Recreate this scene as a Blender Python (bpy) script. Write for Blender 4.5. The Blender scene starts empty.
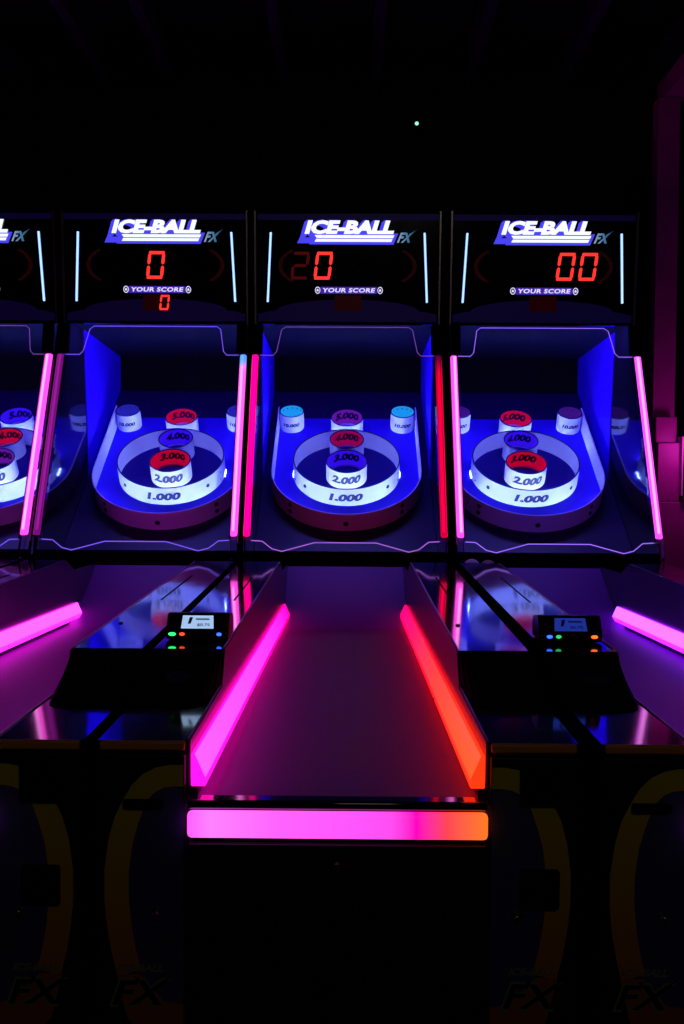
import bpy, bmesh, math, random
from mathutils import Matrix, Vector
random.seed(7)
PI = math.pi
SC = bpy.context.scene
COL = SC.collection

# ------------------------------------------------------------------ camera, world, lights, exposure
cam_d = bpy.data.cameras.new('camera')
cam_d.sensor_fit = 'VERTICAL'
cam_d.sensor_height = 36.0
cam_d.lens = 36.0 * 995 / 1024
cam_d.clip_start = 0.05
cam = bpy.data.objects.new('camera', cam_d)
COL.objects.link(cam)
YAW, PITCH, ROLL = math.radians(0.46), math.radians(-2.36), math.radians(0.35)
cam.matrix_world = (Matrix.Translation((0, 0, 1.2)) @ Matrix.Rotation(YAW, 4, 'Z')
                    @ Matrix.Rotation(PI / 2 + PITCH, 4, 'X') @ Matrix.Rotation(ROLL, 4, 'Z'))
SC.camera = cam

SC.view_settings.view_transform = 'Standard'
SC.view_settings.look = 'None'
SC.view_settings.exposure = 0.0
SC.view_settings.gamma = 1.0
SC.view_settings.use_curve_mapping = False
try:
    SC.cycles.use_denoising = True
    SC.cycles.max_bounces = 8
    SC.cycles.transparent_max_bounces = 16
    SC.cycles.caustics_reflective = False
    SC.cycles.caustics_refractive = False
    SC.cycles.sample_clamp_indirect = 4.0
except Exception:
    pass

world = bpy.data.worlds.new('dark_room_air')
SC.world = world
world.use_nodes = True
bg = world.node_tree.nodes['Background']
bg.inputs[0].default_value = (0.1, 0.1, 0.3, 1)
bg.inputs[1].default_value = 0.01


def lamp(name, kind, loc, energy, color, size=0.1, size_y=None, target=None, parent=None, shape='RECTANGLE'):
    l = bpy.data.lights.new(name, kind)
    l.energy = energy
    l.color = color
    if kind == 'AREA':
        l.shape = shape
        l.size = size
        if size_y:
            l.size_y = size_y
    else:
        l.shadow_soft_size = size
    o = bpy.data.objects.new(name, l)
    COL.objects.link(o)
    o.location = loc
    if target is not None:
        d = Vector(target) - Vector(loc)
        o.rotation_euler = d.to_track_quat('-Z', 'Y').to_euler()
    if parent:
        o.parent = parent
    return o


# one dim warm fill light, added at ceiling height behind the camera
lamp('added_fill_light', 'AREA', (0.3, -2.2, 3.1), 3.0, (1.0, 0.92, 0.8), 1.2, 0.6, (0, 1.6, 0.5))

# ------------------------------------------------------------------ materials
MATS = {}


def mat(name, color, rough=0.5, metal=0.0, spec=0.5, coat=0.0, noise=0.0, nscale=40, ior=1.5, emit=None, es=0.0):
    if name in MATS:
        return MATS[name]
    m = bpy.data.materials.new(name)
    m.use_nodes = True
    nt = m.node_tree
    b = nt.nodes['Principled BSDF']
    b.inputs['Base Color'].default_value = (*color, 1)
    b.inputs['Roughness'].default_value = rough
    b.inputs['Metallic'].default_value = metal
    b.inputs['Specular IOR Level'].default_value = spec
    b.inputs['IOR'].default_value = ior
    b.inputs['Coat Weight'].default_value = coat
    b.inputs['Coat Roughness'].default_value = 0.06
    if emit:
        b.inputs['Emission Color'].default_value = (*emit, 1)
        b.inputs['Emission Strength'].default_value = es
    tc = nt.nodes.new('ShaderNodeTexCoord')
    n = nt.nodes.new('ShaderNodeTexNoise')
    n.inputs['Scale'].default_value = nscale
    n.inputs['Detail'].default_value = 4
    nt.links.new(tc.outputs['Object'], n.inputs['Vector'])
    if noise > 0:
        mx = nt.nodes.new('ShaderNodeMix')
        mx.data_type = 'RGBA'
        mx.inputs[6].default_value = (*[c * (1 - noise) for c in color], 1)
        mx.inputs[7].default_value = (*[min(1, c * (1 + noise)) for c in color], 1)
        nt.links.new(n.outputs['Fac'], mx.inputs[0])
        nt.links.new(mx.outputs[2], b.inputs['Base Color'])
    mr = nt.nodes.new('ShaderNodeMapRange')
    mr.inputs[3].default_value = max(0.0, rough - 0.03)
    mr.inputs[4].default_value = min(1.0, rough + 0.03)
    nt.links.new(n.outputs['Fac'], mr.inputs[0])
    nt.links.new(mr.outputs[0], b.inputs['Roughness'])
    MATS[name] = m
    return m


def glow(name, color, strength, ramp=None, axis='Z', lo=0.0, hi=1.0):
    """light-emitting plastic; ramp = [(pos, colour)] along an object axis between lo and hi"""
    if name in MATS:
        return MATS[name]
    m = bpy.data.materials.new(name)
    m.use_nodes = True
    nt = m.node_tree
    b = nt.nodes['Principled BSDF']
    b.inputs['Base Color'].default_value = (*[0.02 + 0.1 * c for c in color], 1)
    b.inputs['Roughness'].default_value = 0.35
    b.inputs['Emission Color'].default_value = (*color, 1)
    b.inputs['Emission Strength'].default_value = strength
    if ramp:
        tc = nt.nodes.new('ShaderNodeTexCoord')
        sp = nt.nodes.new('ShaderNodeSeparateXYZ')
        mr = nt.nodes.new('ShaderNodeMapRange')
        mr.inputs[1].default_value = lo
        mr.inputs[2].default_value = hi
        cr = nt.nodes.new('ShaderNodeValToRGB')
        els = cr.color_ramp.elements
        while len(els) < len(ramp):
            els.new(0.5)
        for e, (p, c) in zip(els, ramp):
            e.position = p
            e.color = (*c, 1)
        nt.links.new(tc.outputs['Object'], sp.inputs[0])
        nt.links.new(sp.outputs[axis], mr.inputs[0])
        nt.links.new(mr.outputs[0], cr.inputs[0])
        nt.links.new(cr.outputs[0], b.inputs['Emission Color'])
    MATS[name] = m
    return m


def ramp_mat(name, ramp, axis, lo, hi, rough=0.5):
    """printed colour ramp on an object axis (the print itself)"""
    if name in MATS:
        return MATS[name]
    m = mat(name, (0.5, 0.5, 0.5), rough)
    nt = m.node_tree
    b = nt.nodes['Principled BSDF']
    tc = nt.nodes.new('ShaderNodeTexCoord')
    sp = nt.nodes.new('ShaderNodeSeparateXYZ')
    mr = nt.nodes.new('ShaderNodeMapRange')
    mr.inputs[1].default_value = lo
    mr.inputs[2].default_value = hi
    cr = nt.nodes.new('ShaderNodeValToRGB')
    els = cr.color_ramp.elements
    while len(els) < len(ramp):
        els.new(0.5)
    for e, (p, c) in zip(els, ramp):
        e.position = p
        e.color = (*c, 1)
    nt.links.new(tc.outputs['Object'], sp.inputs[0])
    nt.links.new(sp.outputs[axis], mr.inputs[0])
    nt.links.new(mr.outputs[0], cr.inputs[0])
    nt.links.new(cr.outputs[0], b.inputs['Base Color'])
    return m


def clear_mat(name, tint=(1, 1, 1), refl=1.0):
    if name in MATS:
        return MATS[name]
    m = bpy.data.materials.new(name)
    m.use_nodes = True
    nt = m.node_tree
    nt.nodes.clear()
    out = nt.nodes.new('ShaderNodeOutputMaterial')
    mix = nt.nodes.new('ShaderNodeMixShader')
    tr = nt.nodes.new('ShaderNodeBsdfTransparent')
    gl = nt.nodes.new('ShaderNodeBsdfGlossy')
    fr = nt.nodes.new('ShaderNodeFresnel')
    mu = nt.nodes.new('ShaderNodeMath')
    mu.operation = 'MULTIPLY'
    mu.inputs[1].default_value = refl
    fr.inputs['IOR'].default_value = 1.45
    tr.inputs[0].default_value = (*tint, 1)
    gl.inputs['Roughness'].default_value = 0.03
    nt.links.new(fr.outputs[0], mu.inputs[0])
    nt.links.new(mu.outputs[0], mix.inputs[0])
    nt.links.new(tr.outputs[0], mix.inputs[1])
    nt.links.new(gl.outputs[0], mix.inputs[2])
    nt.links.new(mix.outputs[0], out.inputs[0])
    MATS[name] = m
    return m


M_black = mat('black_lacquer', (0.005, 0.005, 0.008), 0.4, spec=0.25, noise=0.3)
M_matte = mat('matte_black', (0.002, 0.002, 0.003), 0.9, spec=0.08, noise=0.3)
M_console = mat('glossy_black_console', (0.012, 0.008, 0.03), 0.09, coat=1.0, ior=1.7, noise=0.3)
M_lane = mat('lane_purple_mat', (0.17, 0.005, 0.26), 0.45, spec=0.25, noise=0.08, nscale=120)
M_lanewall = mat('lane_side_black', (0.03, 0.02, 0.05), 0.3, noise=0.2)
M_white = mat('white_ring_plastic', (0.66, 0.64, 0.96), 0.35, noise=0.03)
M_play = mat('blue_playfield', (0.03, 0.006, 0.55), 0.5, spec=0.1, noise=0.1)
M_blackboard = mat('black_board', (0.012, 0.002, 0.06), 0.4, spec=0.3, noise=0.2)
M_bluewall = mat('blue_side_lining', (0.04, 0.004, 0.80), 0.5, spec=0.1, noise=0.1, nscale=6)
M_ink = mat('dark_blue_ink', (0.004, 0.004, 0.05), 0.5)
M_bolt = mat('black_bolt', (0.003, 0.003, 0.004), 0.4)
M_trim = mat('brushed_metal_trim', (0.45, 0.42, 0.4), 0.3, metal=1.0, noise=0.6, nscale=160)
M_sidegloss = mat('glossy_side_acrylic', (0.008, 0.006, 0.02), 0.06, coat=0.2, ior=1.5, noise=0.2)
M_glass = clear_mat('clear_acrylic', (0.97, 0.96, 1.0), 0.6)
M_marquee = mat('smoked_marquee_glass', (0.002, 0.002, 0.004), 0.12, coat=0.3)
M_marqblue = mat('printed_navy_arch', (0.01, 0.008, 0.05), 0.4, emit=(0.10, 0.05, 1.0), es=0.012)
M_arcred = mat('printed_red_bracket', (0.06, 0.004, 0.003), 0.5, emit=(1, 0.05, 0.02), es=0.006)
M_digit = glow('lit_red_segment', (1.0, 0.032, 0.026), 1.35)
M_digitdim = glow('dim_red_segment', (1.0, 0.02, 0.02), 0.045)
M_window = mat('dark_red_window', (0.02, 0.001, 0.002), 0.3, emit=(1, 0.0, 0.02), es=0.008)
M_logowhite = glow('backlit_logo_white', (0.82, 0.86, 1.0), 1.25)
M_logoblue = glow('backlit_logo_blue', (0.07, 0.06, 0.95), 0.95)
M_logolilac = glow('backlit_logo_lilac', (0.32, 0.33, 1.0), 1.0)
M_fxteal = glow('backlit_teal', (0.1, 0.45, 0.75), 0.55,
                ramp=[(0, (0.5, 0.65, 0.95)), (0.5, (0.12, 0.35, 0.6)), (1, (0.02, 0.08, 0.2))], axis='X', lo=0.19, hi=0.26)
M_strip = glow('cold_white_strip', (0.3, 0.5, 1.0), 1.9)
M_caption = glow('caption_white', (0.72, 0.7, 1.0), 1.1)
M_captionback = glow('caption_violet', (0.12, 0.03, 0.8), 0.45)
M_orangestrip = mat('orange_edge_strip', (0.75, 0.27, 0.03), 0.45)
M_arc = ramp_mat('yellow_orange_arc_print', [(0, (0.55, 0.13, 0.02)), (0.45, (0.6, 0.3, 0.02)), (1, (0.6, 0.5, 0.02))], 'Z', 0.40, 0.74)
M_navy = mat('navy_door_print', (0.05, 0.06, 0.2), 0.5, noise=0.5, nscale=9)
M_orange = mat('orange_print', (0.4, 0.09, 0.03), 0.5)
M_outline = mat('pale_outline_print', (0.22, 0.22, 0.12), 0.5)
M_chrome = mat('chrome_lock', (0.7, 0.7, 0.75), 0.15, metal=1)
M_badge = mat('navy_badge_print', (0.006, 0.01, 0.06), 0.6, spec=0.1)
M_reader = mat('reader_black_plastic', (0.012, 0.012, 0.016), 0.25)
M_ball = mat('white_ball_plastic', (0.75, 0.72, 0.8), 0.3)
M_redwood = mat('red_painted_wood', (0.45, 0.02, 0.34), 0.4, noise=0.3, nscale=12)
M_ceil = mat('black_painted_ceiling', (0.02, 0.02, 0.035), 0.7, noise=0.4, nscale=5)
M_joist = mat('dark_joist_wood', (0.09, 0.09, 0.2), 0.6, noise=0.4, nscale=9)
M_wall = mat('black_painted_wall', (0.006, 0.006, 0.009), 0.8, noise=0.3, nscale=4)
M_floor = mat('dark_carpet', (0.012, 0.012, 0.02), 0.9, noise=0.5, nscale=60)


# ------------------------------------------------------------------ mesh helpers
class MB:
    def __init__(self):
        self.v, self.f = [], []

    def add(self, verts, faces):
        n = len(self.v)
        self.v += [tuple(p) for p in verts]
        self.f += [tuple(i + n for i in q) for q in faces]
        return self

    def box(self, x0, x1, y0, y1, z0, z1):
        return self.add([(x0, y0, z0), (x1, y0, z0), (x1, y1, z0), (x0, y1, z0),
                         (x0, y0, z1), (x1, y0, z1), (x1, y1, z1), (x0, y1, z1)],
                        [(0, 3, 2, 1), (4, 5, 6, 7), (0, 1, 5, 4), (1, 2, 6, 5), (2, 3, 7, 6), (3, 0, 4, 7)])

    def prism(self, pts, off, closed=True):
        """polygon pts (3-D) extruded by the vector off"""
        n = len(pts)
        vs = [Vector(p) for p in pts] + [Vector(p) + Vector(off) for p in pts]
        fs = [tuple(range(n))[::-1], tuple(range(n, 2 * n))]
        for i in range(n):
            j = (i + 1) % n
            fs.append((i, j, j + n, i + n))
        return self.add(vs, fs)

    def tube(self, path, r, seg=8, cap=True):
        path = [Vector(p) for p in path]
        rings = []
        for i, p in enumerate(path):
            a = path[max(0, i - 1)]
            b = path[min(len(path) - 1, i + 1)]
            d = (b - a).normalized()
            up = Vector((0, 1, 0)) if abs(d.y) < 0.9 else Vector((1, 0, 0))
            s = d.cross(up).normalized()
            t = d.cross(s).normalized()
            rings.append([p + (s * math.cos(2 * PI * k / seg) + t * math.sin(2 * PI * k / seg)) * r for k in range(seg)])
        vs = [q for rg in rings for q in rg]
        fs = []
        for i in range(len(path) - 1):
            for k in range(seg):
                l = (k + 1) % seg
                fs.append((i * seg + k, i * seg + l, (i + 1) * seg + l, (i + 1) * seg + k))
        if cap:
            fs.append(tuple(range(seg))[::-1])
            fs.append(tuple((len(path) - 1) * seg + k for k in range(seg)))
        return self.add(vs, fs)

    def lathe(self, prof, center, ax, u, w, seg=32, a0=0, a1=2 * PI, close=False):
        """prof = [(r, h)] turned round axis ax through center, u/w the plane axes"""
        center, ax, u, w = Vector(center), Vector(ax), Vector(u), Vector(w)
        full = abs(a1 - a0 - 2 * PI) < 1e-6
        n = seg if full else seg + 1
        vs = []
        for k in range(n):
            a = a0 + (a1 - a0) * k / seg
            d = u * math.cos(a) + w * math.sin(a)
            for r, h in prof:
                vs.append(center + d * r + ax * h)
        m = len(prof)
        fs = []
        for k in range(seg):
            l = (k + 1) % n
            for i in range(m if close else m - 1):
                j = (i + 1) % m
                fs.append((k * m + i, l * m + i, l * m + j, k * m + j))
        return self.add(vs, fs)

    def build(self, name, material, parent=None, bevel=0.0, smooth=False, seg=2):
        me = bpy.data.meshes.new(name)
        me.from_pydata([tuple(p) for p in self.v], [], self.f)
        bm = bmesh.new()
        bm.from_mesh(me)
        bmesh.ops.remove_doubles(bm, verts=bm.verts, dist=1e-6)
        bmesh.ops.recalc_face_normals(bm, faces=bm.faces)
        bm.to_mesh(me)
        bm.free()
        me.materials.append(material)
        if smooth:
            for p in me.polygons:
                p.use_smooth = True
        o = bpy.data.objects.new(name, me)
        COL.objects.link(o)
        if parent is not None:
            o.parent = parent
        if bevel > 0:
            b = o.modifiers.new('bevel', 'BEVEL')
            b.width = bevel
            b.segments = seg
            b.limit_method = 'ANGLE'
            b.angle_limit = math.radians(40)
        if smooth:
            try:
                me.set_sharp_from_angle(angle=math.radians(40))
            except Exception:
                pass
        return o


def tag(o, label=None, cat=None, group=None, kind=None):
    if label:
        o['label'] = label
    if cat:
        o['category'] = cat
    if group:
        o['group'] = group
    if kind:
        o['kind'] = kind
    return o


def empty(name, loc):
    o = bpy.data.objects.new(name, None)
    o.empty_display_size = 0.1
    COL.objects.link(o)
    o.location = loc
    return o


TXT = {}


def text2d(s, bold=0.0, space=1.0):
    key = (s, bold, space)
    if key in TXT:
        return TXT[key]
    cu = bpy.data.curves.new('t', 'FONT')
    cu.body = s
    cu.size = 1
    cu.offset = bold
    cu.space_character = space
    cu.resolution_u = 3
    o = bpy.data.objects.new('t', cu)
    COL.objects.link(o)
    bpy.context.view_layer.update()
    dg = bpy.context.evaluated_depsgraph_get()
    me = bpy.data.meshes.new_from_object(o.evaluated_get(dg))
    vs = [v.co.copy() for v in me.vertices]
    fs = [tuple(p.vertices) for p in me.polygons]
    bpy.data.objects.remove(o)
    bpy.data.curves.remove(cu)
    bpy.data.meshes.remove(me)
    x0, x1 = min(v.x for v in vs), max(v.x for v in vs)
    y0, y1 = min(v.y for v in vs), max(v.y for v in vs)
    vs = [((v.x - x0) / (x1 - x0), (v.y - y0) / (y1 - y0)) for v in vs]
    TXT[key] = (vs, fs)
    return TXT[key]


def text_mb(mb, s, fn, w, h, bold=0.02, shear=0.0, space=1.0):
    """text of width w and height h (before shear), centred on 0, mapped by fn(x, y)"""
    vs, fs = text2d(s, bold, space)
    pts = []
    for a, b in vs:
        y = (b - 0.5) * h
        x = (a - 0.5) * w + shear * y
        pts.append(fn(x, y))
    mb.add(pts, fs)
    return mb


# ------------------------------------------------------------------ the room
def struct(o, label):
    return tag(o, label, None, None, 'structure')


FLOOR_Z = 0.0
CEIL_Z = 3.3
BACK_Y = 5.3
struct(MB().box(-4, 4, -3.5, BACK_Y, -0.05, 0).build('floor', M_floor), 'dark carpeted floor')
cl = MB().box(-4, 4, -3.5, BACK_Y, CEIL_Z, CEIL_Z + 0.05)
struct(cl.build('ceiling', M_ceil), 'black ceiling')
for i, x in enumerate([-2.2, -1.73, -1.26, -0.93, -0.35, 0.12, 0.59, 1.06, 1.53]):
    o = MB().box(x - 0.025, x + 0.025, -3.4, BACK_Y - 0.005, CEIL_Z - 0.12, CEIL_Z - 0.001).build('trim_%d' % (i + 1), M_joist)
    struct(o, 'dark ceiling joist')
struct(MB().box(-4, 4, BACK_Y, BACK_Y + 0.05, 0, CEIL_Z).build('wall_back', M_wall), 'black back wall')
struct(MB().box(-4.05, -4, -3.5, BACK_Y, 0, CEIL_Z).build('wall_left', M_wall), 'black wall far left')
struct(MB().box(4, 4.05, -3.5, BACK_Y, 0, CEIL_Z).build('wall_right', M_wall), 'black wall far right')
struct(MB().box(-4, 4, -3.55, -3.5, 0, CEIL_Z).build('wall_front', M_wall), 'black wall behind the viewer')

# ------------------------------------------------------------------ machine geometry constants
Y0 = 1.468                     # the front of the machines
LW = 0.226                    # half width of the lane
HW = 0.364                    # half width of a machine
CENTRES = {-2: -1.516, -1: -0.766, 0: -0.0159, 1: 0.7461}
XC = -0.0159
TILT = math.atan(0.7)
EU = Vector((1, 0, 0))
EV = Vector((0, math.cos(TILT), math.sin(TILT)))
EN = Vector((0, -math.sin(TILT), math.cos(TILT)))
BO = Vector((0, 4.229 - Y0, 1.139))   # centre of the playfield arc, on the board
RH = 0.085                    # height of rings and cups


def bp(x, v, h=0.0):
    return BO + EU * x + EV * v + EN * h


def gl(z, off=0.0):
    """depth of the leaning glass plane at height z"""
    return 3.545 + 0.46 * (z - 0.948) - Y0 + off


def ring_wall(r, cx, cv, t=0.004, h=RH, seg=56, h0=0.0):
    mb = MB()
    mb.lathe([(r, h0), (r, h), (r - t, h), (r - t, h0)], bp(cx, cv), EN, EU, EV, seg, close=True)
    return mb


def on_ring_out(r, cx, cv, hc, off=0.0012, phi0=0.0):
    def fn(x, y):
        a = x / r + phi0
        return bp(cx + (r + off) * math.sin(a), cv - (r + off) * math.cos(a), hc + y)
    return fn


def on_ring_in(r, cx, cv, hc, off=0.0015):
    def fn(x, y):
        a = x / r
        return bp(cx + (r - off) * math.sin(a), cv + (r - off) * math.cos(a), hc + y)
    return fn


# header plane
def hd(z):
    return 3.896 + (2.204 - z) * 0.09 - Y0


def on_header(x0, z0, off):
    def fn(x, y):
        return (x0 + x, hd(z0 + y + 0.0135) - off, z0 + y + 0.0135)
    return fn


def hquad(mb, pts, off, depth=0.003):
    """thin plate on the header face from (x, z) points"""
    return mb.prism([(x, hd(z + 0.0135) - off, z + 0.0135) for x, z in pts], (0, -depth, 0))


def seg_digit(segs, x0, z0, w, h, t, off, shear=0.12):
    """seven-segment figure; returns list of MB strokes in one builder"""
    mb = MB()
    hw, hh = w / 2 - t / 2, h / 2 - t / 2
    g = t * 0.18
    S = {'a': ((-hw, hh), (hw, hh)), 'b': ((hw, hh), (hw, 0)), 'c': ((hw, 0), (hw, -hh)),
         'd': ((-hw, -hh), (hw, -hh)), 'e': ((-hw, 0), (-hw, -hh)), 'f': ((-hw, hh), (-hw, 0)), 'g': ((-hw, 0), (hw, 0))}
    for s in segs:
        (ax, ay), (bx, by) = S[s]
        d = Vector((bx - ax, by - ay))
        L = d.length
        d.normalize()
        n = Vector((-d.y, d.x)) * t / 2
        a = Vector((ax, ay)) + d * g
        b = Vector((bx, by)) - d * g
        k = d * t / 2
        poly = [a, a + k + n, b - k + n, b, b - k - n, a + k - n]
        if s in 'ad':
            a -= d * t * 0.5
            b += d * t * 0.5
            poly = [a + d * t * .2 + n, b - d * t * .2 + n, b - n * .1, b - d * t * .2 - n, a + d * t * .2 - n, a - n * .1]
        hquad(mb, [(x0 + q.x + shear * q.y, z0 + q.y) for q in poly], off, 0.002)
    return mb


def machine(idx, P):
    root = empty('alley_ball_machine', (CENTRES[idx], Y0, 0))
    tag(root, P['label'], 'arcade machine', 'ball rolling arcade machines')
    D = lambda d: d - Y0

    # --- lower carcass under the lane, front panel and light bar
    MB().box(-LW, LW, 0.012, D(3.86), 0.02, 0.60).build('lane_base', M_matte, root)
    fp = MB().box(-LW + 0.001, LW - 0.001, 0.0, 0.012, 0.02, 0.640).build('front_panel', M_black, root, 0.002)
    MB().lathe([(0.0, 0.004), (0.006, 0.004), (0.008, 0.0)], (0, 0.0, 0.606), (0, -1, 0), (1, 0, 0), (0, 0, 1), 20).build('lock', M_chrome, fp)
    MB().box(-LW + 0.0005, LW - 0.0005, -0.004, 0.014, 0.649, 0.689).build('front_light_bar', P['m_bar'], root, 0.007, True, 3)
    MB().box(-LW + 0.001, LW - 0.001, 0.0, 0.030, 0.692, 0.706).build('front_lip', M_console, root, 0.004, True)
    # --- lane with ramp
    prof = [(D(1.50), 0.704), (D(2.5), 0.681), (D(3.45), 0.657)]
    for k in range(1, 9):
        t = k / 8
        prof.append((D(3.45 + 0.40 * t), 0.657 + 0.172 * t ** 1.6))
    bot = [(y, z - 0.02) for y, z in prof]
    pts = prof + bot[::-1]
    mb = MB()
    n = len(prof)
    vs = []
    for x in (-LW + 0.002, LW - 0.002):
        vs += [(x, y, z) for y, z in prof] + [(x, y, z) for y, z in bot]
    fs = []
    for i in range(n - 1):
        fs += [(i, i + 1, 2 * n + i + 1, 2 * n + i), (n + i, n + i + 1, 3 * n + i + 1, 3 * n + i),
               (i, i + 1, n + i + 1, n + i), (2 * n + i, 2 * n + i + 1, 3 * n + i + 1, 3 * n + i)]
    fs += [(0, n, 3 * n, 2 * n), (n - 1, 2 * n - 1, 4 * n - 1, 3 * n - 1)]
    mb.add(vs, fs)
    mb.build('rolling_lane', M_lane, root, 0, True)
    # --- lane lights
    for s, key in ((-1, 'm_laneL'), (1, 'm_laneR')):
        xo, xi = s * (LW - 0.004), s * (LW - 0.026)
        y0, y1 = D(1.485), D(3.60)
        zf, zb = 0.722, 0.670
        mb = MB()
        sec = lambda y, z, k=1.0: [(xo, y, z), (xo, y, z + 0.050 * k), (xo - s * 0.006, y, z + 0.050 * k), (xi, y, z + 0.014 * k), (xi, y, z)]
        secs = [sec(y0, zf), sec((y0 + y1) / 2, (zf + zb) / 2), sec(y1 - 0.03, zb - 0.0004), [(xo + (p[0] - xo) * 0.5, y1, zb + (p[2] - zb) * .45) for p in sec(y1, zb)]]
        vs = [p for sc in secs for p in sc]
        fs = []
        for i in range(len(secs) - 1):
            for k in range(5):
                l = (k + 1) % 5
                fs.append((i * 5 + k, i * 5 + l, (i + 1) * 5 + l, (i + 1) * 5 + k))
        fs += [(0, 1, 2, 3, 4), tuple(len(secs) * 5 - 5 + k for k in range(5))]
        mb.add(vs, fs)
        t = mb.build('lane_light', P[key], root, 0.003, True)
        t.data.materials.append(P[key + '2'])
        for p in t.data.polygons:
            c = p.center
            if p.normal.z > 0.3 and abs(p.normal.x) > 0.3:
                p.material_index = 1
        # bracket ledge carrying the light
        mb = MB()
        mb.prism([(s * (LW - 0.001), y0 + .01, 0.705), (s * (LW - 0.001), y1 - .15, 0.658), (s * (LW - 0.001), y1 - .15, zb + 0.0025), (s * (LW - 0.001), y0 + .01, zf - 0.001)],
                 (-s * 0.012, 0, 0))
        mb.build('light_bracket', M_black, t)
        for q in (0.3, 0.62, 0.93):
            mb = MB()
            y = y0 + (y1 - y0) * q
            z = zf + (zb - zf) * q
            mb.lathe([(0, 0.0012), (0.0028, 0.0012), (0.0032, 0)], (xi - s * 0.0006, y, z + 0.007), (-s, 0, 0), (0, 1, 0), (0, 0, 1), 10)
            mb.build('screw', M_bolt, t)

    # --- side consoles
    for s in (-1, 1):
        lo, hi = LW + 0.001, HW
        mb = MB()
        x = s * lo
        mb.prism([(x, 0.022, 0.80 - 0.8 + 0.02), (x, 0.022, 0.790), (x, D(1.90), 0.790), (x, D(1.90), 0.79), (x, D(1.92), 0.853), (x, D(3.46), 0.883), (x, D(3.46), 0.83),
                  (x, D(3.56), 0.83), (x, D(3.56), 0.02)], (s * (hi - lo), 0, 0))
        con = mb.build('side_console', M_console, root, 0.0)
        # sloping front with a rounded lane-side corner
        ts = [0.0, 0.003, 0.009, 0.018, 0.030, 0.045, hi - lo - 0.0005]
        ds = [1.876, 1.80, 1.745, 1.71, 1.693, 1.688, 1.688]
        vs = []
        for t, d in zip(ts, ds):
            xx = s * (lo + t + 0.0003)
            vs += [(xx, D(d), 0.7905), (xx, D(1.917), 0.8535), (xx, D(1.93), 0.791)]
        fs = []
        for i in range(len(ts) - 1):
            a, b = i * 3, i * 3 + 3
            fs += [(a, b, b + 1, a + 1), (a + 1, b + 1, b + 2, a + 2), (a, a + 2, b + 2, b)]
        fs += [(0, 1, 2), (len(vs) - 3, len(vs) - 1, len(vs) - 2)]
        MB().add(vs, fs).build('sloped_front', M_matte, con)
        # thin metal trim on the lane side edge
        e = s * (lo + 0.001)
        MB().tube([(e, 0.03, 0.7915), (e, D(1.874), 0.7915)], 0.0016, 6).build('edge_trim', M_trim, con)
        MB().tube([(e, D(1.925), 0.8545), (e, D(3.44), 0.8835)], 0.0016, 6).build('edge_trim', M_trim, con)
        # lane side lining
        mb = MB()
        x = s * (LW + 0.0008)
        mb.prism([(x, 0.03, 0.62), (x, 0.03, 0.789), (x, D(1.876), 0.789), (x, D(1.917), 0.852), (x, D(3.46), 0.882), (x, D(3.56), 0.84), (x, D(3.86), 0.835), (x, D(3.86), 0.62)], (-s * 0.002, 0, 0))
        mb.build('lane_side_panel', M_lanewall, root)
        # seam and fastening on the top
        zt = lambda d: 0.853 + (d - 1.92) * 0.03 / 1.54
        MB().prism([(s * (lo + 0.052), D(2.55), zt(2.55) + 0.0004), (s * (lo + 0.056), D(2.55), zt(2.55) + 0.0004),
                    (s * (lo + 0.056), D(3.05), zt(3.05) + 0.0004), (s * (lo + 0.052), D(3.05), zt(3.05) + 0.0004)], (0, 0, 0.0006)).build('seam', M_matte, con)
        MB().lathe([(0, 0.003), (0.004, 0.003), (0.0055, 0.0)], (s * (lo + 0.03), D(2.2), zt(2.2) + 0.0003), (0, 0, 1), (1, 0, 0), (0, 1, 0), 12).build('screw', M_bolt, con)
        # orange strip on the front edge
        MB().box(min(s * (LW + 0.005), s * (HW - 0.004)), max(s * (LW + 0.005), s * (HW - 0.004)), 0.013, 0.0225, 0.777, 0.791).build('edge_strip', M_orangestrip, con, 0.003, True)
        if P.get('badge') == s or P.get('badge') == 2:
            cy, cz = D(1.80), 0.7905 + (1.80 - 1.688) * 0.275
            nn = Vector((0, -0.275, 1)).normalized()
            vv = Vector((0, 1, 0.275)).normalized()
            bx = s * (lo + 0.068)
            MB().lathe([(0, 0.0012), (0.023, 0.0012), (0.0235, 0.0)], (bx, cy, cz + 0.0006), nn, (1, 0, 0), vv, 36).build('round_badge', M_badge, con)

        # --- front doors
        d = MB().box(min(s * (LW + 0.004), s * (HW - 0.002)), max(s * (LW + 0.004), s * (HW - 0.002)), 0.008, 0.021, 0.03, 0.772).build('cabinet_door', M_black, root, 0.002)
        yf = 0.0078
        L = []
        cpts = [(.2315, .741), (.250, .741), (.267, .738), (.283, .730), (.296, .717), (.306, .70), (.318, .672), (.327, .64), (.333, .595), (.333, .55), (.329, .51), (.322, .47), (.314, .438)]
        off = 0.0
        cps = [Vector((a, b)) for a, b in cpts]
        vs = []
        for i, p in enumerate(cps):
            a, b = cps[max(0, i - 1)], cps[min(len(cps) - 1, i + 1)]
            dd = (b - a).normalized()
            nn = Vector((-dd.y, dd.x)) * (0.0165 if i < 6 else 0.0185)
            if i in (0,):
                nn = Vector((0, 0.0165))
            for q in (p + nn, p - nn):
                vs.append((s * min(q.x, HW - 0.004), yf, q.y))
        fs = [(2 * i, 2 * i + 1, 2 * i + 3, 2 * i + 2) for i in range(len(cps) - 1)]
        navy = [(s * (LW + 0.006), yf - 0.0002 + 0.0004, 0.72)] + [(s * (p.x - 0.012), yf + 0.0001, p.y - (0.012 if i < 4 else 0)) for i, p in enumerate(cps) if i > 1] + \
               [(s * 0.30, yf + 0.0001, 0.30), (s * (LW + 0.006), yf + 0.0001, 0.30)]
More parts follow.
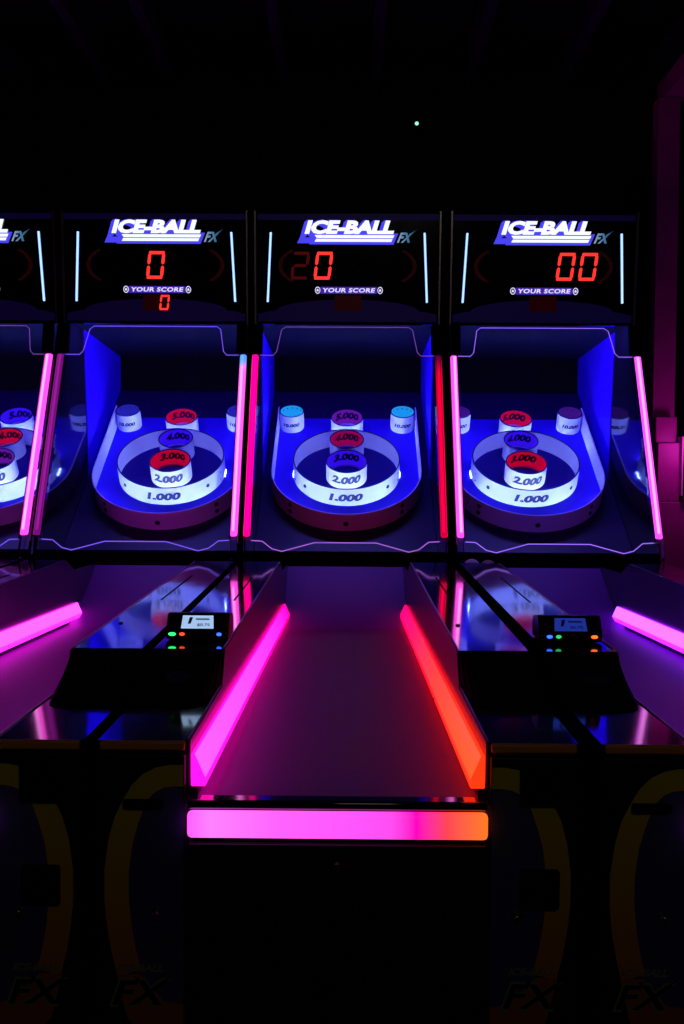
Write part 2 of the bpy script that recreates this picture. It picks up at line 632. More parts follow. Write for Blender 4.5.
        MB().add(navy, [tuple(range(len(navy)))]).build('navy_print', M_navy, d)
        MB().add([(x, y - 0.0003, z) for x, y, z in vs], fs).build('curved_band_print', M_arc, d)
        # orange ground under the lettering
        MB().add([(s * (LW + 0.006), yf - 0.0005, 0.39), (s * 0.262, yf - 0.0005, 0.395), (s * 0.30, yf - 0.0005, 0.437), (s * 0.334, yf - 0.0005, 0.437),
                  (s * 0.318, yf - 0.0005, 0.37), (s * 0.29, yf - 0.0005, 0.33), (s * (LW + 0.006), yf - 0.0005, 0.33)], [tuple(range(7))]).build('orange_print', M_orange, d)
        cx = s * 0.296
        q = MB()
        text_mb(q, 'FX', lambda x, z: (cx + x, yf - 0.0008, 0.408 + z), 0.082, 0.046, 0.055, 0.35)
        q.build('lettering_outline', M_outline, d)
        q = MB()
        text_mb(q, 'FX', lambda x, z: (cx + x, yf - 0.0011, 0.408 + z), 0.075, 0.038, 0.02, 0.35)
        q.add([(cx + 0.03, yf - 0.0011, 0.42), (cx + 0.055, yf - 0.0011, 0.44), (cx + 0.035, yf - 0.0011, 0.428)], [(0, 1, 2)])
        q.build('lettering', M_black, d)
        q = MB()
        text_mb(q, 'ICE-BALL', lambda x, z: (cx + x, yf - 0.0008, 0.446 + z), 0.07, 0.012, 0.04, 0.35)
        q.build('lettering', M_outline, d)
        lk = MB()
        lk.lathe([(0, 0.010), (0.005, 0.010), (0.0065, 0.008), (0.0065, 0.003), (0.009, 0.002), (0.009, 0)], (s * 0.272, yf - 0.0002, 0.530), (0, -1, 0), (1, 0, 0), (0, 0, 1), 20)
        lk.build('lock', M_chrome, d, 0, True)
        if s > 0:
            MB().box(0.273, 0.337, yf - 0.012, yf + 0.0, 0.702, 0.770).build('latch_box', M_matte, d, 0.003)
            cb = MB().box(0.2745, 0.333, yf - 0.014, yf, 0.546, 0.605).build('coin_box', M_matte, d, 0.004)
            MB().box(0.30, 0.303, yf - 0.0155, yf - 0.0142, 0.56, 0.592).build('slot', M_bolt, cb)
        else:
            MB().box(-0.322, -0.262, yf - 0.010, yf, 0.692, 0.706).build('door_handle', M_matte, d, 0.003)

    # --- target housing: side walls, back, hood
    for s in (-1, 1):
        x = s * 0.3595
        mb = MB()
        mb.prism([(x, gl(.84, .03), .02), (x, gl(.84, .03), .84), (x, gl(1.66, .02), 1.66), (x, D(3.95), 1.80), (x, D(4.90), 1.80), (x, D(4.90), 0.02)], (s * 0.0042, 0, 0))
        sw = mb.build('housing_side', M_sidegloss, root)
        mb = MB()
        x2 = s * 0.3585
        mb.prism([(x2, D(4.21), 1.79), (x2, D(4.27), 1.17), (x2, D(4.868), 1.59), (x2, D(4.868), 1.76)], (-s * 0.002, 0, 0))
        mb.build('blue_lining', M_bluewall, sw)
    MB().box(-0.359, 0.359, D(4.87), D(4.90), 0.6, 1.80).build('housing_back', M_matte, root)
    mb = MB()
    mb.prism([(-0.359, D(3.97), 1.800), (-0.359, D(4.87), 1.75), (-0.359, D(4.87), 1.77), (-0.359, D(3.97), 1.82)], (0.718, 0, 0))
    mb.build('hood', mat('hood_underside', (0.008, 0.006, 0.03), 0.7, spec=0.1, noise=.1), root)

    # --- target board
    board = MB()
    a, b = bp(-0.358, -0.50, -0.012), bp(-0.358, 0.775, -0.012)
    mb = MB().prism([bp(-0.358, -0.44), bp(-0.358, 0.775), bp(-0.358, 0.775, -0.012), bp(-0.358, -0.44, -0.012)], (0.716, 0, 0))
    board = mb.build('target_board', M_blackboard, root)
    MB().box(-0.358, 0.358, D(3.862), D(3.868), 0.60, 0.878).build('dark_gap_panel', M_matte, root)  # black sheet standing in for the dark opening below the board
    R = 0.31
    upts = []
    for k in range(0, 33):
        a = -PI * k / 32
        upts.append((R * math.cos(a), R * math.sin(a)))
    poly = [(R, 0.53)] + upts + [(-R, 0.53)]
    MB().prism([bp(x, v, 0.0006) for x, v in poly], EN * 0.001).build('playfield', M_play, board)
    # guard rail round the playfield: outline wall
    mb = MB()
    t = 0.005
    outer = [(R + t, 0.50), (R + t, 0.38)] + [((R + t) * math.cos(-PI * k / 40), (R + t) * math.sin(-PI * k / 40)) for k in range(41)] + [(-R - t, 0.38), (-R - t, 0.50)]
    inner = [(R, 0.50), (R, 0.38)] + [(R * math.cos(-PI * k / 40), R * math.sin(-PI * k / 40)) for k in range(41)] + [(-R, 0.38), (-R, 0.50)]
    m_ = len(outer)
    vs = [bp(x, v, 0.0018) for x, v in outer] + [bp(x, v, RH) for x, v in outer] + [bp(x, v, RH) for x, v in inner] + [bp(x, v, 0.0018) for x, v in inner]
    fs = []
    for i in range(m_ - 1):
        for q in range(4):
            w_ = (q + 1) % 4
            fs.append((q * m_ + i, q * m_ + i + 1, w_ * m_ + i + 1, w_ * m_ + i))
    fs += [(0, m_, 2 * m_, 3 * m_), (m_ - 1, 2 * m_ - 1, 3 * m_ - 1, 4 * m_ - 1)]
    guard = MB().add(vs, fs).build('guard_wall', M_white, root, 0, True)
    mb = MB()

    def bolt(mb, r, cv, ang, h, br=0.009):
        c = bp((r + 0.0004) * math.sin(ang), cv - (r + 0.0004) * math.cos(ang), h)
        ax = EU * math.sin(ang) - EV * math.cos(ang)
        tan = EU * math.cos(ang) + EV * math.sin(ang)
        mb.lathe([(0, 0.003), (br * .8, 0.003), (br, 0)], c, ax, tan, EN, 14)
    for ang in (-0.82, -0.80, 0, 0.80, 0.82):
        if ang == 0:
            bolt(mb, R + t, 0, 0, 0.038, 0.011)
        else:
            bolt(mb, R + t, 0, math.copysign(0.80, ang), 0.06 if abs(ang) == .82 else 0.028, 0.010)
    mb.build('bolt', M_bolt, guard)

    # --- big ring and cups
    RV, RR = 0.079, 0.227
    ring = ring_wall(RR, 0, RV, 0.004, RH, 72, 0.002).build('score_ring', M_white, root, 0, True)
    MB().lathe([(RR + .0006, RH), (RR + .0006, RH + .002), (RR - .0046, RH + .002), (RR - .0046, RH)], bp(0, RV), EN, EU, EV, 72, close=True).build('dark_rim', M_ink, ring)
    MB().lathe([(0.0, 0.0022), (RR - 0.0050, 0.0022), (RR - 0.0050, 0.0030), (0.0, 0.0030)], bp(0, RV), EN, EU, EV, 64).build('ring_shade_disc', mat('navy_painted_shade', (0.008, 0.001, 0.13), 0.6, spec=0.1), ring)  # disc coloured darker to stand for the shade inside the ring
    q = MB()
    text_mb(q, '1,000', on_ring_out(RR, 0, RV, 0.040), 0.138, 0.044, 0.06, 0.25)
    q.build('numerals', M_ink, ring)
    q = MB()
    for ang in (-0.86, 0.86):
        bolt(q, RR, RV, ang, 0.045, 0.009)
    for ang in (-1.25, 1.25):
        bolt(q, RR, RV, ang, 0.06, 0.003)
        bolt(q, RR, RV, ang, 0.025, 0.003)
    q.build('bolt', M_bolt, ring)

    cups = [('3,000', '2,000', 0.0, 0.055, 0.087, P['cup'][0]), ('4,000', None, 0.0, 0.226, 0.075, P['cup'][1]),
            ('5,000', None, 0.0, 0.405, 0.073, P['cup'][2]), (None, '10,000', -0.253, 0.458, 0.055, P['cup'][3]), (None, '10,000', 0.253, 0.458, 0.055, P['cup'][4])]
    for tin, tout, cx, cv, r, colr in cups:
        c = ring_wall(r, cx, cv, 0.004, RH, 48, 0.002).build('score_cup', M_white, root, 0, True)
        MB().lathe([(r + .0006, RH), (r + .0006, RH + .0018), (r - .0046, RH + .0018), (r - .0046, RH)], bp(cx, cv), EN, EU, EV, 48, close=True).build('dark_rim', M_ink, c)
        # backlit inner liner
        MB().lathe([(r - 0.0045, 0.012), (r - 0.0045, RH - 0.0005)], bp(cx, cv), EN, EU, EV, 40).build('lit_liner', colr, c, 0, True)
        if tout == '2,000':
            q = MB()
            text_mb(q, tout, on_ring_out(r, cx, cv, 0.044), 0.128, 0.046, 0.06, 0.25)
            q.build('numerals', M_ink, c)
        elif tout:
            q = MB()
            text_mb(q, tout, on_ring_out(r, cx, cv, 0.040), 0.076, 0.022, 0.06, 0.25)
            q.build('numerals', M_ink, c)
        if tout == '10,000':
            for ang in (-0.9, -0.45, 0.0, 0.45, 0.9):
                q = MB()
                rr_ = r - 0.0048
                cc = bp(cx + rr_ * math.sin(ang), cv + rr_ * math.cos(ang), 0.071)
                ax = -EU * math.sin(ang) - EV * math.cos(ang)
                q.lathe([(0, 0.001), (0.0030, 0.001), (0.0034, 0)], cc, ax, EU * math.cos(ang) - EV * math.sin(ang), EN, 8)
                q.build('bolt', M_ink, c)
        if tin:
            q = MB()
            text_mb(q, tin, on_ring_in(r - 0.0045, cx, cv, 0.052), 0.118, 0.042, 0.06, 0.25)
            q.build('numerals', M_ink, c)
    # blue-white lamp strips at the foot of the guard wall and of the ring
    def strip(r, cv, a1, h0, h1, m, run=0.0, mid=0.0):
        line = [(r * math.sin(q), cv - r * math.cos(q)) for q in [mid - a1 + 2 * a1 * k / 48 for k in range(49)]]
        if run:
            line = [(-r, cv + run)] + line + [(r, cv + run)]
        vs = []
        for x, v in line:
            k = 1 - 0.002 / r
            cx0, cx1 = x * k, cv + (v - cv) * k
            vs += [bp(x, v, h0), bp(x, v, h1), bp(cx0, cx1, h1), bp(cx0, cx1, h0)]
        fs = []
        for i in range(len(line) - 1):
            for q in range(4):
                w = (q + 1) % 4
                fs.append((i * 4 + q, i * 4 + w, i * 4 + 4 + w, i * 4 + 4 + q))
        MB().add(vs, fs + [(0, 1, 2, 3), tuple(len(vs) - 4 + q for q in range(4))]).build('lamp_strip', m, board)
    strip(R - 0.0005, 0.0, 1.32, 0.004, 0.011, glow('blue_white_lamp_strip', (0.36, 0.55, 1.0), 110.0))
    strip(RR - 0.0045, RV, 1.1, 0.004, 0.010, glow('inner_lamp_strip', (0.42, 0.60, 1.0), 120.0))
    m_b = glow('rear_cup_fill', (0.36, 0.54, 1.0), 160.0)  # strip added out of view behind the ring to brighten the rear cups
    m_s = glow('side_lamp_strip', (0.22, 0.34, 1.0), 30.0)
    strip(RR + 0.003, RV, 1.0, 0.004, 0.010, m_b, mid=PI)
    strip(RR + 0.003, RV, 0.11, 0.003, 0.007, m_s, mid=PI / 2)
    strip(RR + 0.003, RV, 0.11, 0.003, 0.007, m_s, mid=-PI / 2)
    # hooded blue lamp under the front edge of the hood
    lamp('hood_light', 'AREA', (0, D(4.01), 1.790), 7.5, (0.16, 0.12, 1.0), 0.60, 0.03, (0, D(4.55), 1.30), parent=root)

    # --- front glass, edge-lit
    half = [(0.0, 1.762), (.240, 1.762), (.256, 1.750), (.272, 1.66), (.285, 1.645), (.336, 1.645), (.336, .950), (.297, .948), (.262, .922), (.226, .913), (.110, .944), (0, .944)]
    outl = half + [(-x, z) for x, z in half[::-1] if x > 0]
    gp = MB().prism([(x, gl(z, -0.002), z) for x, z in outl], (0, 0.004, 0)).build('front_glass', M_glass, root)
    top = [(-x, z) for x, z in half[5:0:-1]] + half[1:6]
    btm = [(-x, z) for x, z in half[6:11]] + [(x, z) for x, z in half[10:5:-1]]
    MB().tube([(x, gl(z, -0.001), z) for x, z in top], 0.0013, 6).build('glowing_edge', P['m_edge_top'], gp)
    MB().tube([(x, gl(z, -0.001), z) for x, z in btm], 0.0017, 6).build('glowing_edge', P['m_edge_btm'], gp)

    # --- upright light tubes and their clear carriers
    for s, key in ((-1, 'm_tubeL'), (1, 'm_tubeR')):
        xa, xb = s * 0.3405, s * 0.3635
        z0, z1 = 0.965, 1.645
        mb = MB()
        vs = []
        for z in (z0, z1):
            vs += [(xa, gl(z, -0.030), z), (xb, gl(z, -0.030), z), (xb, gl(z, 0.002), z), (xa, gl(z, 0.002), z)]
        mb.add(vs, [(0, 1, 2, 3), (4, 5, 6, 7), (0, 1, 5, 4), (1, 2, 6, 5), (2, 3, 7, 6), (3, 0, 4, 7)])
        tb = mb.build('light_tube', P[key], root, 0.006, True, 3)
        xm = (xa + xb) / 2 - s * 0.002
        mb = MB()
        mb.prism([(xm - .0045, gl(z0 + .02, -0.0315), z0 + .02), (xm + .0045, gl(z0 + .02, -0.0315), z0 + .02),
                  (xm + .0045, gl(z1 - .004, -0.0315), z1 - .004), (xm - .0045, gl(z1 - .004, -0.0315), z1 - .004)], (0, 0.0013, 0))
        mb.build('bright_core', P[key + '2'], tb)
        # clear carrier strip inside of the tube and foot under it
        mb = MB()
        mb.prism([(s * 0.3375, gl(.95, -0.024), .95), (s * 0.3375, gl(1.645, -0.024), 1.645), (s * 0.3375, gl(1.645, 0.006), 1.645), (s * 0.3375, gl(.95, 0.006), .95)], (-s * .002, 0, 0))
        mb.build('clear_carrier', P['m_carrier'], tb)
        mb = MB()
        mb.prism([(s * 0.343, gl(.963, -.028), .963), (s * 0.3635, gl(.963, -.028), .963), (s * 0.358, D(3.485), .887), (s * 0.343, D(3.485), .887)], (0, 0.022, 0))
        mb.build('clear_foot', P['m_carrier'], tb)
        # black bracket above the tube
        MB().prism([(s * 0.300, gl(1.65, -.02), 1.650), (s * 0.3635, gl(1.65, -.02), 1.650), (s * 0.3635, D(3.87), 1.765), (s * 0.300, D(3.87), 1.765)], (0, 0.03, 0)).build('bracket', M_matte, root, 0.003) if False else \
            MB().prism([(s * 0.325, gl(1.65, -.03), 1.650), (s * 0.3635, gl(1.65, -.03), 1.650), (s * 0.3635, D(3.86), 1.765), (s * 0.325, D(3.86), 1.765)], (0, 0.03, 0)).build('bracket', M_matte, root, 0.003)

    # --- header sign
    mb = MB()
    zb, zt_ = 1.776, 2.196
    mb.prism([(-0.36, hd(zb), zb), (-0.36, hd(zt_), zt_), (-0.36, D(4.35), zt_), (-0.36, D(4.35), 1.822), (-0.36, D(3.96), 1.822), (-0.36, D(3.96), zb)], (0.72, 0, 0))
    head = mb.build('header_sign', M_marquee, root)
    for s in (-1, 1):
        MB().prism([(s * 0.362, hd(zb) - 0.012, zb), (s * 0.362, hd(zt_ + .008) - 0.012, zt_ + .008), (s * 0.362, hd(zt_) + 0.02, zt_ + .008), (s * 0.362, hd(zb) + 0.02, zb)], (-s * 0.006, 0, 0)).build('metal_post', M_trim, root)
    MB().add([], []) 
    q = MB()
    hquad(q, [(-.35, 2.158), (-.35, 2.180), (.35, 2.180), (.35, 2.158)], 0.0002, .001)
    q.build('navy_top_band', M_marqblue, head)
    q = MB()
    pts = [(-.35, 1.772), (.35, 1.772), (.35, 1.80), (.30, 1.812)] + [(0.28 * math.cos(a), 1.812 + 0.045 * math.sin(a)) for a in [PI * k / 16 for k in range(17)]] + [(-.30, 1.812), (-.35, 1.80)]
    hquad(q, pts, 0.0002, 0.001)
    q.build('navy_print', M_marqblue, head)
    for s in (-1, 1):
        q = MB()
        for i in range(10):
            a0, a1 = (-0.85 + 1.7 * i / 10), (-0.85 + 1.7 * (i + 1) / 10)
            f = lambda a, r: (s * (0.12 + r * math.cos(a) * 1.0), 1.985 + r * 0.55 * math.sin(a) * 1.0)
            hquad(q, [f(a0, .135), f(a1, .135), f(a1, .15), f(a0, .15)], 0.0002, .001)
        q.build('red_bracket_print', M_arcred, head)
    # logo
    lx, lz = 0.0, 2.122
    for k, (dx, dz) in enumerate(((-.006, -.011), (-.002, -.008), (.002, -.005))):
        q = MB()
        text_mb(q, 'ICE-BALL', on_header(lx + 0.002 + dx, lz + 0.010 + dz, 0.002 + k * .0008), 0.345, 0.062, 0.06, 0.30, 1.0)
        if k == 0:
            hquad(q, [(-.150, 2.066), (.178, 2.066), (.196, 2.108), (-.140, 2.108)], 0.0016, .0005)
            hquad(q, [(-.196, 2.070), (-.150, 2.070), (-.142, 2.092), (-.186, 2.092)], 0.0016, .0005)
        q.build('logo_shadow', M_logoblue, head)
    q = MB()
    text_mb(q, 'ICE-BALL', on_header(lx + 0.012, lz + 0.008, 0.0055), 0.344, 0.052, 0.055, 0.30, 1.0)
    hquad(q, [(-.120, 2.0895), (.176, 2.0895), (.181, 2.1005), (-.128, 2.1005)], 0.0050, .001)
    hquad(q, [(-.128, 2.0755), (.169, 2.0755), (.174, 2.0860), (-.122, 2.0860)], 0.0050, .001)
    q.build('logo_lettering', M_logowhite, head)
    q = MB()
    text_mb(q, 'FX', on_header(0.224, 2.092, 0.004), 0.050, 0.038, 0.035, 0.4)
    hquad(q, [(.236, 2.104), (.268, 2.122), (.246, 2.104)], 0.0035, .0005)
    q.build('logo_suffix', M_fxteal, head)
    for s in (-1, 1):
        q = MB()
        hquad(q, [(s * .2945, 2.110), (s * .3020, 2.110), (s * .3150, 1.846), (s * .3075, 1.846)], 0.002, .004)
        q.build('light_strip', M_strip, head)
    # score digits
    slots = [-.184, -.094, .002, .087, .174]
    for k, segs in P['digits'].items():
        seg_digit(segs, slots[k], 1.985, 0.066, 0.105, 0.0115, 0.002).build('score_digit', M_digit, head)
    for k, segs in P.get('dim', {}).items():
        seg_digit(segs, slots[k], 1.985, 0.066, 0.105, 0.0115, 0.002).build('score_digit', M_digitdim, head)
    if P.get('small'):
        seg_digit('abcdef', 0.034, 1.842, 0.037, 0.058, 0.0075, 0.003).build('score_digit', M_digit, head)
    q = MB()
    hquad(q, [(-.05, 1.812), (.055, 1.812), (.055, 1.872), (-.05, 1.872)], 0.0012, .001)
    q.build('ball_count_window', M_window, head)
    # caption
    q = MB()
    hquad(q, [(-.105, 1.879), (.115, 1.879), (.115, 1.905), (-.105, 1.905)], 0.0012, .001)
    q.build('caption_ground', M_captionback, head)
    q = MB()
    text_mb(q, 'YOUR SCORE', on_header(0.005, 1.892, 0.0035), 0.205, 0.017, 0.03, 0.2, 1.08)
    for cxx in (-.116, .128):
        for i in range(16):
            a0, a1 = 2 * PI * i / 16, 2 * PI * (i + 1) / 16
            hquad(q, [(cxx + .0105 * math.cos(a0), 1.892 + .0135 * math.sin(a0)), (cxx + .0105 * math.cos(a1), 1.892 + .0135 * math.sin(a1)),
                      (cxx + .0078 * math.cos(a1), 1.892 + .0105 * math.sin(a1)), (cxx + .0078 * math.cos(a0), 1.892 + .0105 * math.sin(a0))], .002, .001)
        hquad(q, [(cxx - .005, 1.888), (cxx + .005, 1.888), (cxx + .002, 1.897), (cxx - .002, 1.897)], .002, .001)
    q.build('caption', M_caption, head)
    return root


# ------------------------------------------------------------------ light colours
pink = (1.0, 0.07, 0.85)
g_lilac = glow('lilac_tube', (1.0, 0.06, 0.72), 1.6)
c_lilac = glow('lilac_core', (1.0, 0.36, 0.9), 1.5)
g_lilac_blue = glow('lilac_tube_blue_top', (1.0, 0.2, 0.8), 1.5,
                    ramp=[(0, (1.0, .06, .72)), (.9, (1.0, .10, .65)), (.955, (.08, .25, .95))], axis='Z', lo=.95, hi=1.65)
c_lilac_blue = glow('lilac_core_blue_top', (1.0, 0.3, 0.9), 1.6,
                    ramp=[(0, (1.0, .30, .9)), (.88, (1.0, .30, .85)), (.955, (.10, .32, .95))], axis='Z', lo=.95, hi=1.65)
g_violet_dim = glow('violet_tube', (0.45, 0.01, 0.5), 0.38)
c_violet_dim = glow('violet_core', (0.6, 0.03, 0.6), 0.5)
g_magenta = glow('magenta_tube', (1.0, 0.0, 0.22), 1.3)
c_magenta = glow('magenta_core', (1.0, 0.0, 0.30), 1.6)
red_ramp = [(0, (1, 0, .07)), (.86, (1, 0, .03)), (.97, (.12, 0, .03))]
g_red = glow('red_tube', (1.0, 0.0, 0.035), 0.6, ramp=red_ramp, axis='Z', lo=.95, hi=1.65)
c_red = glow('red_core', (1.0, 0.0, 0.035), 1.3, ramp=red_ramp, axis='Z', lo=.95, hi=1.65)
g_pinkR = glow('pink_violet_tube', (0.85, 0.07, 0.95), 1.4)
lane_mag = glow('magenta_lane_light', (1.0, 0.012, 0.80), 4.2)
lane_mag2 = glow('magenta_lane_lens', (1.0, 0.038, 0.80), 4.2)
lane_magL = glow('magenta_lane_light_gradient', (1, 0, .6), 2.6, ramp=[(0, (1.0, .004, .42)), (.6, (1.0, .0, .30)), (1, (1.0, .0, .18))], axis='Y', lo=0, hi=2.1)
lane_magL2 = glow('magenta_lane_lens_gradient', (1, 0, .6), 3.2, ramp=[(0, (1.0, .04, .6)), (.6, (1.0, .014, .42)), (1, (1.0, .0, .20))], axis='Y', lo=0, hi=2.1)
lane_red = glow('red_lane_light', (1, .1, .02), 2.2, ramp=[(0, (1.0, .022, .003)), (.4, (1, .004, .01)), (1, (1.0, .0, .07))], axis='Y', lo=0, hi=2.1)
lane_red2 = glow('orange_lane_lens', (1, .1, .02), 2.8, ramp=[(0, (1.0, .045, .004)), (.35, (1, .022, .010)), (.7, (1.0, .004, .05)), (1, (1.0, .0, .09))], axis='Y', lo=0, hi=2.1)
lane_viol = glow('violet_lane_light', (0.30, 0.01, 1.0), 4.2)
lane_viol2 = glow('pink_violet_lane_lens', (0.30, 0.055, 0.9), 4.2)
bar_g = glow('front_bar_gradient', (1, 0, .7), 1.5,
             ramp=[(0, (1.0, .07, .75)), (.08, (1.0, .15, .85)), (.3, (1.0, .085, .8)), (.68, (1.0, .05, .6)), (.76, (1.0, .0, .36)), (.86, (1.0, .04, .06)), (1, (1.0, .14, .008))], axis='X', lo=-LW, hi=LW)
bar_m = glow('front_bar_magenta', (1, .1, .8), 1.5)
edge_v = glow('violet_glass_edge', (0.22, 0.10, 1.0), 1.05)
edge_p = glow('purple_glass_edge', (0.30, 0.10, 0.55), 0.63)
edge_pv = glow('pink_violet_glass_edge', (0.55, 0.16, 0.9), 0.84)
edge_bl = glow('bright_violet_glass_edge', (0.35, 0.15, 1.0), 1.12)
carrier_p = clear_mat('pink_tinted_acrylic', (1.0, 0.75, 0.95), 1.0)

liner_red = glow('red_lit_liner', (0.75, 0.0, 0.04), 0.6)
liner_blue = glow('blue_lit_liner', (0.03, 0.004, 0.75), 1.0)
liner_purple = glow('purple_lit_liner', (0.20, 0.01, 0.5), 0.6)
liner_cyan = glow('cyan_lit_liner', (0.01, 0.36, 0.9), 0.85)
liner_mag = glow('magenta_lit_liner', (0.42, 0.0, 0.10), 0.6)
liner_dark = glow('indigo_lit_liner', (0.08, 0.01, 0.35), 0.5)
liner_bd = glow('blue_dim_liner', (0.03, 0.03, 0.7), 0.5)

O = 'abcdef'
machine(-2, dict(label='ball rolling arcade machine cut off by the left edge of the photo', m_bar=bar_m, m_laneL=lane_mag, m_laneR=lane_mag, m_laneL2=lane_mag2, m_laneR2=lane_mag2,
                 m_tubeL=g_lilac, m_tubeR=g_lilac, m_tubeL2=c_lilac, m_tubeR2=c_lilac, m_edge_top=edge_p, m_edge_btm=edge_v, m_carrier=carrier_p,
                 cup=[liner_purple, liner_red, liner_blue, liner_cyan, liner_cyan], digits={}))
machine(-1, dict(label='ball rolling arcade machine whose display shows a large zero above a small zero', m_bar=bar_m, m_laneL=lane_mag, m_laneR=lane_mag, m_laneL2=lane_mag2, m_laneR2=lane_mag2,
                 m_tubeL=g_violet_dim, m_tubeR=g_lilac_blue, m_tubeL2=c_violet_dim, m_tubeR2=c_lilac_blue, m_edge_top=edge_v, m_edge_btm=edge_v, m_carrier=carrier_p,
                 cup=[liner_red, liner_blue, liner_red, liner_bd, liner_bd], digits={2: O}, small=True))
machine(0, dict(label='middle ball rolling arcade machine with magenta and orange lights and its lane straight ahead', m_bar=bar_g, m_laneL=lane_magL, m_laneR=lane_red, m_laneL2=lane_magL2, m_laneR2=lane_red2,
                m_tubeL=g_magenta, m_tubeR=g_red, m_tubeL2=c_magenta, m_tubeR2=c_red, m_edge_top=edge_p, m_edge_btm=edge_pv, m_carrier=carrier_p,
                cup=[liner_blue, liner_mag, liner_purple, liner_cyan, liner_cyan], digits={1: O}, dim={0: 'abged'}, badge=-1))
machine(1, dict(label='right hand ball rolling arcade machine with violet lights and a double zero on its display', m_bar=bar_m, m_laneL=lane_viol, m_laneR=lane_viol, m_laneL2=lane_viol2, m_laneR2=lane_viol2,
                m_tubeL=g_lilac, m_tubeR=g_pinkR, m_tubeL2=c_lilac, m_tubeR2=c_lilac, m_edge_top=edge_bl, m_edge_btm=edge_bl, m_carrier=carrier_p,
                cup=[liner_red, liner_blue, liner_red, liner_dark, liner_dark], digits={3: O, 4: O}, badge=-1))


# ------------------------------------------------------------------ card readers
def card_reader(x, y, label, screen_mat, ink, leds, price):
    z = 0.853 + (y - 1.92) * 0.03 / 1.54 + 0.0018
    r = empty('card_reader', (x, y, z))
    tag(r, label, 'card reader', 'card readers on the consoles')
    mb = MB()
    # body: low wedge, wide, with a face leaning back
    w = 0.064
    pr = [(0.0, 0.001), (-0.003, 0.010), (0.0, 0.017), (0.018, 0.048), (0.026, 0.052), (0.075, 0.046), (0.085, 0.036), (0.085, 0.001)]
    mb.prism([(-w, a, b) for a, b in pr], (2 * w, 0, 0))
    mb.build('body', M_reader, r, 0.013, True, 5)
    nx = Vector((0, 0.018, 0.031)).normalized()
    nn = Vector((0, -0.031, 0.018)).normalized()
    P0 = Vector((0, 0.0, 0.016))
    f = lambda a, b, o: P0 + nx * b + nn * o + Vector((a, 0, 0))
    MB().prism([f(-.054, .003, .0003), f(.054, .003, .0003), f(.050, .038, .0003), f(-.050, .038, .0003)], nn * 0.0012).build('bezel', M_marquee, r)
    sc = MB().prism([f(-.033, .007, .0018), f(.033, .007, .0018), f(.031, .035, .0018), f(-.031, .035, .0018)], nn * 0.0008).build('screen', screen_mat, r)
    q = MB()
    text_mb(q, price, lambda a, b: f(.012 + a, .0145 + b, .0030), 0.026, 0.0065, 0.02)
    q.prism([f(-.004, .0255, .0028), f(.024, .0255, .0028), f(.023, .0285, .0028), f(-.004, .0285, .0028)], nn * .0002)
    q.prism([f(-.020, .017, .0028), f(-.014, .017, .0028), f(-.010, .031, .0028), f(-.017, .031, .0028)], nn * .0002)
    q.build('screen_print', ink, r)
    mb = MB().prism([(-.058, -.0028, .008), (.058, -.0028, .008), (.058, -.0028, .0155), (-.058, -.0028, .0155)], (0, -0.001, 0)).build('lamp_strip', M_marquee, r)
    for (a, m, sz) in leds:
        c = Vector((a, -.0045, .0125))
        mbb = MB()
        mbb.lathe([(0, 0.003), (.0024, 0.0025), (.0036, 0.0)], c, (0, -1, 0), (sz, 0, 0), (0, 0, 1), 14)
        mbb.build('indicator_lamp', m, r, 0, True)
    return r


led_g = glow('green_indicator', (0.03, 1.0, 0.22), 1.7)
led_r = glow('red_indicator', (1.0, 0.07, 0.02), 1.4)
led_b = glow('blue_indicator', (0.03, 0.10, 1.0), 2.6)
led_gs = glow('dim_green_indicator', (0.02, 0.5, 0.12), 1.5)
led_o = glow('orange_indicator', (1.0, 0.10, 0.015), 2.6)
scr_w = glow('pale_blue_screen', (0.42, 0.62, 0.95), 0.9)
scr_b = glow('blue_screen', (0.02, 0.05, 0.5), 0.55)
ink1 = mat('screen_grey_ink', (0.05, 0.06, 0.2), 0.5)
card_reader(XC - 0.292, 2.0, 'black card reader with a bright pale screen, left of the middle lane', scr_w, ink1,
            [(-.050, led_g, 2.2), (-.030, led_r, 1.6), (.045, led_b, 1.5)], '$0.75')
card_reader(CENTRES[1] - 0.298, 2.0, 'black card reader with a dim blue screen, right of the middle lane', scr_b, ink1,
            [(-.044, led_b, 1.7), (-.026, led_gs, 1.6), (.046, led_o, 1.9)], '$0.75')

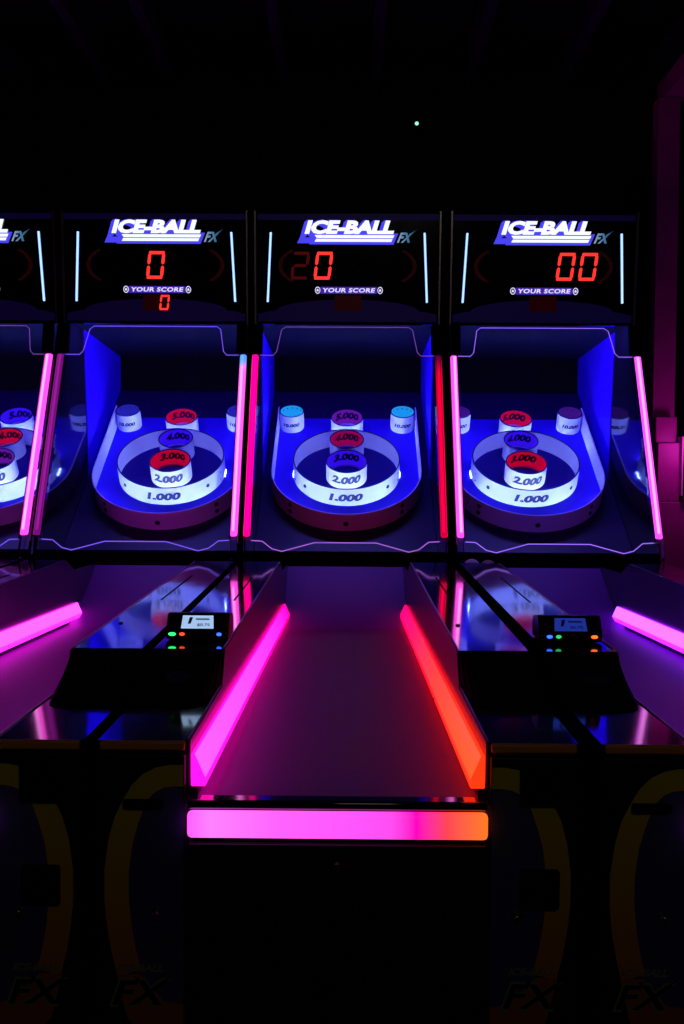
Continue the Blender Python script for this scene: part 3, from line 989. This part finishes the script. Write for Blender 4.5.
# ------------------------------------------------------------------ balls waiting behind the right machine's console
for bx, lab in ((0.435, 'white ball lit purple, left one of two behind the right console'), (0.487, 'white ball lit purple, right one of two nearer the lane')):
    mb = MB()
    rr = 0.030
    mb.lathe([(rr * math.sin(PI * k / 16), -rr * math.cos(PI * k / 16)) for k in range(17)], (0, 0, rr), (0, 0, 1), (1, 0, 0), (0, 1, 0), 28)
    o = mb.build('rolling_ball', M_ball, None, 0, True)
    o.location = (bx, 3.535 if bx < .46 else 3.495, 0.8305)
    tag(o, lab, 'ball', 'balls behind the right console')

# ------------------------------------------------------------------ right-hand side: red timber panel with stepped ledges
lamp('added_magenta_light', 'POINT', (1.35, 3.84, 1.30), 0.9, (1.0, 0.05, 0.75), 0.05)  # unseen magenta light added to brighten the partition steps
r = empty('stepped_red_partition', (1.293, 4.05, 0))
tag(r, 'dark red painted timber partition with stepped ledges beside the right machine', 'partition')
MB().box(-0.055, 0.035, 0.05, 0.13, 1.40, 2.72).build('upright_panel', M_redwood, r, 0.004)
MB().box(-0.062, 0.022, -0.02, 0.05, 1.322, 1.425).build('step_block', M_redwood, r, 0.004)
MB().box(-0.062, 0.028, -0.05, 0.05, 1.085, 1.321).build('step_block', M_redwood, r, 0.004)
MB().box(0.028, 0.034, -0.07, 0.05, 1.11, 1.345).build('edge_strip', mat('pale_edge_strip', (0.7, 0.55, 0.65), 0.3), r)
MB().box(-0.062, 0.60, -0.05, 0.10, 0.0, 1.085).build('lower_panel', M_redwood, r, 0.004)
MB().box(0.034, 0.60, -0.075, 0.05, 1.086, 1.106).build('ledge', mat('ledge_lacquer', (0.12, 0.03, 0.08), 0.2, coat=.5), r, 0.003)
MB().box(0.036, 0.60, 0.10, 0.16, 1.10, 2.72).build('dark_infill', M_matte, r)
tag(MB().box(1.26, 1.36, -0.5, 4.19, 2.722, 2.80).build('trim_20', M_redwood), 'dark red beam above the partition', None, None, 'structure')

# ------------------------------------------------------------------ small device with a green light on the back wall
r = empty('wall_sensor', (0.332, BACK_Y, 3.04))
tag(r, 'small black box with one green light high on the back wall', 'sensor')
MB().prism([(-.11, -.001, .06), (.11, -.001, .06), (.13, -.001, -.06), (-.13, -.001, -.06)], (0, -.08, 0)).build('casing', M_ceil, r, 0.012, True, 3)
MB().lathe([(0, 0.004), (.006, .003), (.010, 0)], (0.0, -.082, -.045), (0, -1, 0), (1, 0, 0), (0, 0, 1), 14).build('indicator_lamp', glow('pale_green_lamp', (0.35, 1.0, 0.75), 1.2), r)
